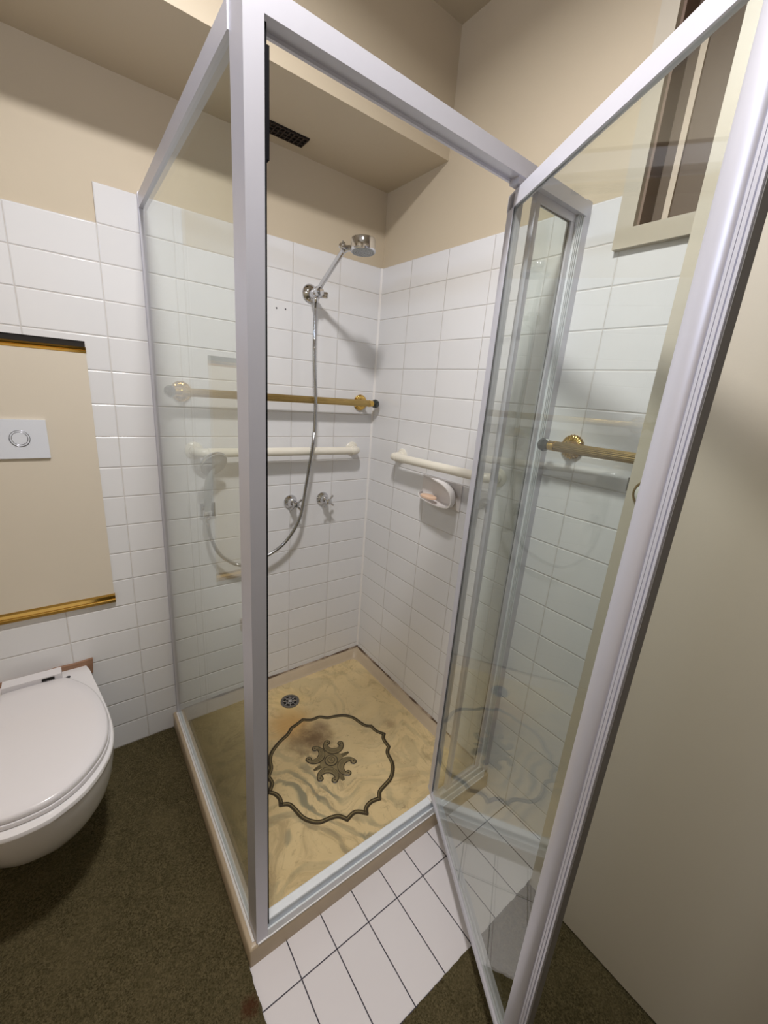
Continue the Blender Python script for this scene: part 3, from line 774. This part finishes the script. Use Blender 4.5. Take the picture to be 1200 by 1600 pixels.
bm = B(); lathe(bm, [(0.008, 0.0), (0.0115, 0.004), (0.0115, 0.030), (0.009, 0.034)], (bx + 0.010, -0.055, bz - 0.008), (0.75, -0.66, -0.05), 20)
build('diverter_knob', bm, M['chrome'], sh, smooth=True, world=True)
EL = Vector((-0.347, -0.268, 1.846)); A0 = Vector((bx, -0.058, bz))
bm = B(); tube(bm, [A0, A0.lerp(EL, 0.06), A0.lerp(EL, 0.94), EL], [0.0095, 0.0088, 0.0088, 0.010], 20)
build('arm', bm, M['chrome'], sh, smooth=True, world=True)
HC = Vector((-0.316, -0.330, 1.846))
bm = B(); bmesh.ops.create_uvsphere(bm, u_segments=20, v_segments=12, radius=0.0125, matrix=Matrix.Translation(EL))
tube(bm, [EL, EL.lerp(HC, 0.35), EL.lerp(HC, 0.62)], [0.010, 0.009, 0.011], 20)
build('elbow', bm, M['chrome'], sh, smooth=True, world=True)
bm = B()
e2 = EL + Vector((-0.013, -0.006, 0.002)); lathe(bm, [(0.006, -0.012), (0.008, 0.0), (0.008, 0.008), (0.005, 0.010)], e2, (-0.85, -0.4, 0.1), 18)
for k in range(4):
    a = k * PI / 2 + 0.5; d = Vector((0.30 * math.cos(a), -0.60 * math.cos(a), 0)) .normalized() * math.cos(a) + Vector((0, 0, 1)) * math.sin(a)
    tube(bm, [e2 + Vector((-0.005, -0.002, 0)), e2 + Vector((-0.006, -0.003, 0)) + d * 0.016], [0.0035, 0.0030], 10)
build('locking_wing', bm, M['chrome'], sh, smooth=True, world=True)
HT = HC + Vector((0, 0, 0.012))
ax = Vector((0.02, -0.05, -1)).normalized()
bm = B(); lathe(bm, [(0.0, -0.014), (0.030, -0.013), (0.0385, -0.010), (0.0405, -0.005), (0.0405, 0.022), (0.0395, 0.026), (0.037, 0.027)], HT, ax, 48)
build('rose_body', bm, M['chrome'], sh, smooth=True, world=True)
bm = B(); lathe(bm, [(0.0375, 0.0262), (0.0365, 0.0285), (0.0, 0.0285)], HT, ax, 48)
a_, b2 = frame_of(ax)
for rr_, nn_ in ((0.008, 6), (0.016, 12), (0.024, 18), (0.031, 24)):
    for k in range(nn_):
        th = 2 * PI * k / nn_; c = HT + ax * 0.0285 + (a_ * math.cos(th) + b2 * math.sin(th)) * rr_
        lathe(bm, [(0.0013, 0), (0.0010, 0.0014), (0, 0.0014)], c, ax, 6)
o = build('spray_plate', bm, simple('spray_plate_grey', (0.42, 0.44, 0.46), 0.4, 0.3), sh, smooth=False, world=True)

# hand shower on its holder, with the hose
hs = empty('hand_shower', (-0.745, -0.03, 0.94), label='chrome hand shower parked in a small holder, seen through the side glass', cat='hand shower')
bm = B(); box(bm, -0.766, -0.712, -0.008, -0.0005, 0.905, 0.960)
build('wall_plate', bm, M['chrome'], hs, bevel=0.002, world=True)
HB = Vector((-0.752, -0.052, 0.928))
bm = B(); lathe(bm, [(0.014, -0.014), (0.0155, -0.010), (0.0155, 0.014), (0.013, 0.017)], HB, (0.06, -0.12, 1), 24)
box(bm, -0.757, -0.735, -0.045, -0.006, 0.918, 0.944)
build('holder_clip', bm, M['chrome'], hs, smooth=True, world=True)
HH = Vector((-0.735, -0.085, 1.115))
bm = B(); pth = catmull([HB + Vector((0, 0, -0.02)), HB + Vector((0.002, -0.006, 0.05)), HB + Vector((0.006, -0.016, 0.12)), HH + Vector((-0.004, 0.006, -0.025)), HH + Vector((0, 0.002, 0.0))], 6)
nr_ = len(pth); tube(bm, pth, [0.0095 + 0.0055 * math.sin(PI * min(1, k / nr_ * 1.15)) ** 2 for k in range(nr_)], 20)
o = build('handle', bm, simple('grey_grip', (0.36, 0.38, 0.38), 0.35, 0.2), hs, smooth=True, world=True)
hax = Vector((-0.10, -0.86, -0.52)).normalized()
hax = Vector((0.30, -0.82, -0.50)).normalized()
bm = B(); lathe(bm, [(0.0, -0.018), (0.026, -0.016), (0.042, -0.009), (0.0505, 0.0), (0.052, 0.006), (0.050, 0.010)], HH + Vector((0, 0, 0.01)), hax, 44)
build('head_shell', bm, M['chrome'], hs, smooth=True, world=True)
bm = B(); lathe(bm, [(0.0495, 0.009), (0.0475, 0.0115), (0.020, 0.012), (0.018, 0.0135), (0.0, 0.0138)], HH + Vector((0, 0, 0.01)), hax, 44)
build('spray_face', bm, bpy.data.materials['spray_plate_grey'], hs, smooth=True, world=True)

hose_pts = [(-0.336, -0.060, 1.730), (-0.338, -0.060, 1.700), (-0.341, -0.065, 1.60), (-0.341, -0.068, 1.514), (-0.337, -0.080, 1.372), (-0.343, -0.090, 1.25), (-0.350, -0.088, 1.17), (-0.366, -0.072, 1.011), (-0.392, -0.072, 0.875), (-0.452, -0.060, 0.772), (-0.534, -0.055, 0.722), (-0.60, -0.052, 0.704), (-0.652, -0.052, 0.710), (-0.712, -0.052, 0.762), (-0.744, -0.052, 0.838), (-0.753, -0.052, 0.912)]
hp = catmull(hose_pts, 34)
hose = empty('shower_hose', (-0.336, -0.06, 1.73), label='long ribbed chrome shower hose hanging in a loop', cat='hose')
bm = B(); tube(bm, hp, [0.0066 + (0.0009 if k % 2 else 0) for k in range(len(hp))], 14)
build('ribbed_hose', bm, M['chrome_hose'], hose, smooth=True, world=True)
for p, d in (((-0.336, -0.060, 1.722), (0.05, 0, 1)), ((-0.753, -0.052, 0.902), (-0.05, 0, 1))):
    bm = B(); lathe(bm, [(0.0075, -0.012), (0.0098, -0.008), (0.0098, 0.008), (0.008, 0.014)], p, d, 18)
    build('hose_nut', bm, M['chrome'], hose, smooth=True, world=True)

# ================================================================== SOAP DISH
sd = empty('soap_dish', (0, -0.50, 1.055), label='white ceramic scoop soap dish on the right wall below the grab bar', cat='soap dish')
bm = B(); box(bm, -0.006, -0.0003, -0.598, -0.388, 1.007, 1.106)
build('back_plate', bm, M['ceramic_s'], sd, bevel=0.003, world=True)
# scoop: rim curve and matching root curve on the plate
rim = catmull([(-0.008, -0.394, 1.100), (-0.030, -0.432, 1.108), (-0.055, -0.500, 1.112), (-0.072, -0.570, 1.104), (-0.080, -0.612, 1.082), (-0.082, -0.622, 1.052), (-0.081, -0.606, 1.030), (-0.078, -0.560, 1.022), (-0.075, -0.500, 1.024), (-0.070, -0.450, 1.030), (-0.058, -0.425, 1.036), (-0.035, -0.402, 1.040), (-0.008, -0.392, 1.040)], 5)
root = catmull([(-0.005, -0.394, 1.100), (-0.005, -0.430, 1.102), (-0.005, -0.480, 1.102), (-0.005, -0.530, 1.096), (-0.005, -0.560, 1.078), (-0.005, -0.568, 1.052), (-0.005, -0.560, 1.030), (-0.005, -0.535, 1.018), (-0.005, -0.490, 1.014), (-0.005, -0.450, 1.014), (-0.005, -0.425, 1.018), (-0.005, -0.405, 1.024), (-0.005, -0.392, 1.030)], 5)
cen = Vector((-0.03, -0.50, 1.065))
bm = B(); grid = []
K = 8
for a, b_ in zip(rim, root):
    row = []
    for k in range(K + 1):
        t = k / K; p = b_.lerp(a, t)
        bul = math.sin(PI * t) * 0.010
        d = (p - cen); d.x = 0
        d = d.normalized() if d.length > 1e-6 else Vector((0, 0, 0))
        row.append(p + d * bul)
    grid.append(row)
th_ = 0.0045
def nrm_in(p):
    d = (cen - p); d.x = 0; return d.normalized()
outer = [[bm.verts.new(p) for p in r] for r in grid]
inner = [[bm.verts.new(p + nrm_in(p) * th_) for p in r] for r in grid]
R_ = len(grid)
for i in range(R_ - 1):
    for k in range(K):
        bm.faces.new((outer[i][k], outer[i][k + 1], outer[i + 1][k + 1], outer[i + 1][k]))
        bm.faces.new((inner[i][k], inner[i + 1][k], inner[i + 1][k + 1], inner[i][k + 1]))
    bm.faces.new((outer[i][K], inner[i][K], inner[i + 1][K], outer[i + 1][K]))
for i in (0, R_ - 1):
    for k in range(K):
        bm.faces.new((outer[i][k], inner[i][k], inner[i][k + 1], outer[i][k + 1]))
build('scoop', bm, M['ceramic_s'], sd, smooth=True, world=True)
bm = B(); rs = []
for (sc, z) in ((0.75, 1.031), (1.0, 1.034), (1.0, 1.040), (0.8, 1.0435), (0.4, 1.045)):
    rs.append([Vector((-0.046 + 0.022 * sc * math.cos(a), -0.470 + 0.040 * sc * math.sin(a), z)) for a in [2 * PI * k / 26 for k in range(26)]])
rings(bm, rs)
soap = build('soap_bar', bm, M['soap'], smooth=True)
mark(soap, 'worn peach bar of soap lying in the white soap dish', 'soap')

# two old screw holes and a chip on the tiles
for x, z, lb in ((-0.466, 1.677, 'left of the two tiny plugged screw holes in the back wall tiles'), (-0.431, 1.679, 'right of the two tiny plugged screw holes, nearer the shower arm')):
    bm = B(); lathe(bm, [(0.0032, 0.0), (0.0032, 0.0006), (0, 0.0006)], (x, 0.0, z), (0, -1, 0), 10)
    o = build('wall_plug', bm, M['ring']); mark(o, lb, 'wall plug', 'plugged screw holes left of the shower arm')

# ================================================================== ACCESS PANEL AND FLUSH PLATE
ap = empty('access_panel', (-1.34, 0, 1.05), label='cream board panel with gold trims set in the tiles above the toilet', cat='panel')
bm = B(); box(bm, PX0, PX1, -0.005, 0.0055, 0.655, 1.4535)
build('panel_board', bm, M['panel'], ap, bevel=0.001, world=True)
bm = B(); box(bm, PX0, PX1, 0.0030, 0.0058, 1.4675, PZ1)
o = build('gap', bm, M['dark'], ap, world=True); o['label'] = 'dark open slot above the board'
bm = B()
extr(bm, [(0.005, 1.4525), (-0.006, 1.4525), (-0.006, 1.4585), (-0.0025, 1.4595), (-0.0045, 1.4645), (-0.006, 1.469), (0.005, 1.470)], lambda p: Vector((PX0, p[0], p[1])), lambda p: Vector((PX1 + 0.001, p[0], p[1])))
o = build('gold_trim', bm, M['brass_pol'], ap, world=True); o['label'] = 'polished gold top trim'
bm = B()
extr(bm, [(0.005, 0.663), (-0.006, 0.663), (-0.010, 0.657), (-0.009, 0.645), (-0.0145, 0.642), (-0.0155, 0.634), (-0.006, 0.628), (0.005, 0.628)], lambda p: Vector((PX0, p[0], p[1])), lambda p: Vector((PX1 + 0.002, p[0], p[1])))
o = build('gold_trim', bm, M['brass_pol'], ap, world=True); o['label'] = 'polished gold bottom trim'
fp = empty('flush_plate', (-1.29, -0.01, 1.20), label='white rectangular flush plate with round button on the cream panel', cat='flush plate')
bm = B(); box(bm, -1.415, -1.178, -0.013, -0.0052, 1.145, 1.256)
build('plate', bm, M['flush'], fp, bevel=0.0015, world=True)
for x, R__ in ((-1.241, 0.0225), (-1.335, 0.033)):
    bm = B(); lathe(bm, [(R__, 0.013), (R__, 0.0142), (R__ * 0.97, 0.0148), (0, 0.0148)], (x, 0, 1.203), (0, -1, 0), 48)
    bt = build('flush_button', bm, M['flush'], fp, smooth=True, world=True)
    for q_ in (1.0, 0.80):
        bm = B(); tube(bm, [Vector((x + R__ * q_ * math.cos(2 * PI * k / 48), -0.0147, 1.203 + R__ * q_ * math.sin(2 * PI * k / 48))) for k in range(49)], 0.00075, 6)
        o = build('button_ring', bm, M['ring'], None, smooth=True); o.data.transform(Matrix.Translation(-fp.location)); o.parent = bt
bm = B()
for i in range(5): box(bm, -1.352 + i * 0.0058, -1.3478 + i * 0.0058, -0.0134, -0.0128, 1.1495, 1.1515)
build('small_marking', bm, M['ring'], fp, world=True)

# ================================================================== TOILET
CX = -1.300
toi = empty('toilet', (CX, 0, 0.12), label='white wall-hung toilet with closed lid, beside the shower', cat='toilet')
rim_hw = [(0.0, 0.131), (-0.04, 0.143), (-0.12, 0.155), (-0.20, 0.167), (-0.28, 0.178), (-0.36, 0.184), (-0.42, 0.180), (-0.47, 0.167), (-0.52, 0.141), (-0.56, 0.108), (-0.585, 0.070), (-0.600, 0.030)]
def outline(sx, sy, z, yb=0.0, tbl=rim_hw):
    r = []
    for y, h in tbl: r.append(Vector((CX + h * sx, yb + y * sy, z)))
    for y, h in reversed(tbl): r.append(Vector((CX - h * sx, yb + y * sy, z)))
    return catmull(r, 4)
bm = B()
rings(bm, [outline(0.50, 0.52, 0.135), outline(0.62, 0.64, 0.139), outline(0.72, 0.74, 0.158), outline(0.80, 0.82, 0.195), outline(0.875, 0.89, 0.245), outline(0.935, 0.945, 0.30), outline(0.975, 0.98, 0.355), outline(0.988, 0.991, 0.385), outline(0.992, 0.994, 0.396), outline(1.0, 1.0, 0.399), outline(1.0, 1.0, 0.404), outline(0.995, 0.997, 0.409), outline(0.985, 0.99, 0.411), outline(0.80, 0.85, 0.411, -0.02)])
o = build('pan', bm, M['ceramic'], toi, smooth=True, world=True)
bm = B(); tube(bm, [(CX + 0.02, -0.02, 0.17), (CX + 0.02, -0.16, 0.16), (CX + 0.02, -0.28, 0.15), (CX + 0.02, -0.34, 0.145), (CX + 0.02, -0.385, 0.145)], [0.075, 0.075, 0.07, 0.055, 0.02], 24)
build('trap', bm, M['ceramic'], toi, smooth=True, world=True)
seat_t = [(-0.085, 0.060), (-0.095, 0.085), (-0.115, 0.101), (-0.16, 0.130), (-0.21, 0.152), (-0.27, 0.167), (-0.34, 0.1755), (-0.41, 0.1725), (-0.46, 0.160), (-0.505, 0.136), (-0.545, 0.101), (-0.570, 0.062), (-0.580, 0.025)]
def so(s_, z, dy=0):
    c = -0.33
    r = [Vector((CX + h * s_, c + (y - c) * s_ + dy, z)) for y, h in seat_t] + [Vector((CX - h * s_, c + (y - c) * s_ + dy, z)) for y, h in reversed(seat_t)]
    return catmull(r, 3, closed=True)
bm = B(); rings(bm, [so(0.985, 0.4115), so(1.0, 0.414), so(1.005, 0.420), so(0.998, 0.4245), so(0.98, 0.426)])
build('seat', bm, M['seat'], toi, smooth=True, world=True)
bm = B(); rings(bm, [so(0.975, 0.4265), so(0.99, 0.428), so(0.993, 0.435), so(0.982, 0.4405), so(0.96, 0.4435), so(0.80, 0.447), so(0.4, 0.449)])
build('lid', bm, M['seat'], toi, smooth=True, world=True)
bm = B(); box(bm, CX - 0.078, CX + 0.068, -0.078, -0.040, 0.4105, 0.4505)
build('hinge_bar', bm, M['seat'], toi, bevel=0.005, seg=3, world=True)
bm = B(); box(bm, CX + 0.018, CX + 0.050, -0.0800, -0.0778, 0.438, 0.4465)
o = build('hinge_slot', bm, M['dark'], toi, world=True); o['label'] = 'dark empty slot in the hinge bar'
bm = B(); lathe(bm, [(0.0065, 0.0), (0.0065, 0.0012), (0, 0.0012)], (CX + 0.082, -0.052, 0.411), (0, 0, 1), 18)
o = build('fixing_hole', bm, M['dark'], toi, world=True); o['label'] = 'black fixing hole'
# exposed brown board behind the pan
bm = B()
top = [(-1.45, 0.425), (-1.38, 0.4255), (-1.30, 0.424), (-1.25, 0.429), (-1.20, 0.427), (-1.146, 0.431)]
r0 = [Vector((x, -0.0003, z)) for x, z in top] + [Vector((-1.150, -0.0003, 0.375)), Vector((-1.45, -0.0003, 0.375))]
r1 = [Vector((x, -0.010, z - 0.001)) for x, z in top] + [Vector((-1.150, -0.010, 0.375)), Vector((-1.45, -0.010, 0.375))]
rings(bm, [r0, r1])
mark(build('packing_board', bm, M['wood']), 'rough brown packing board between the toilet pan and wall tiles', 'board')
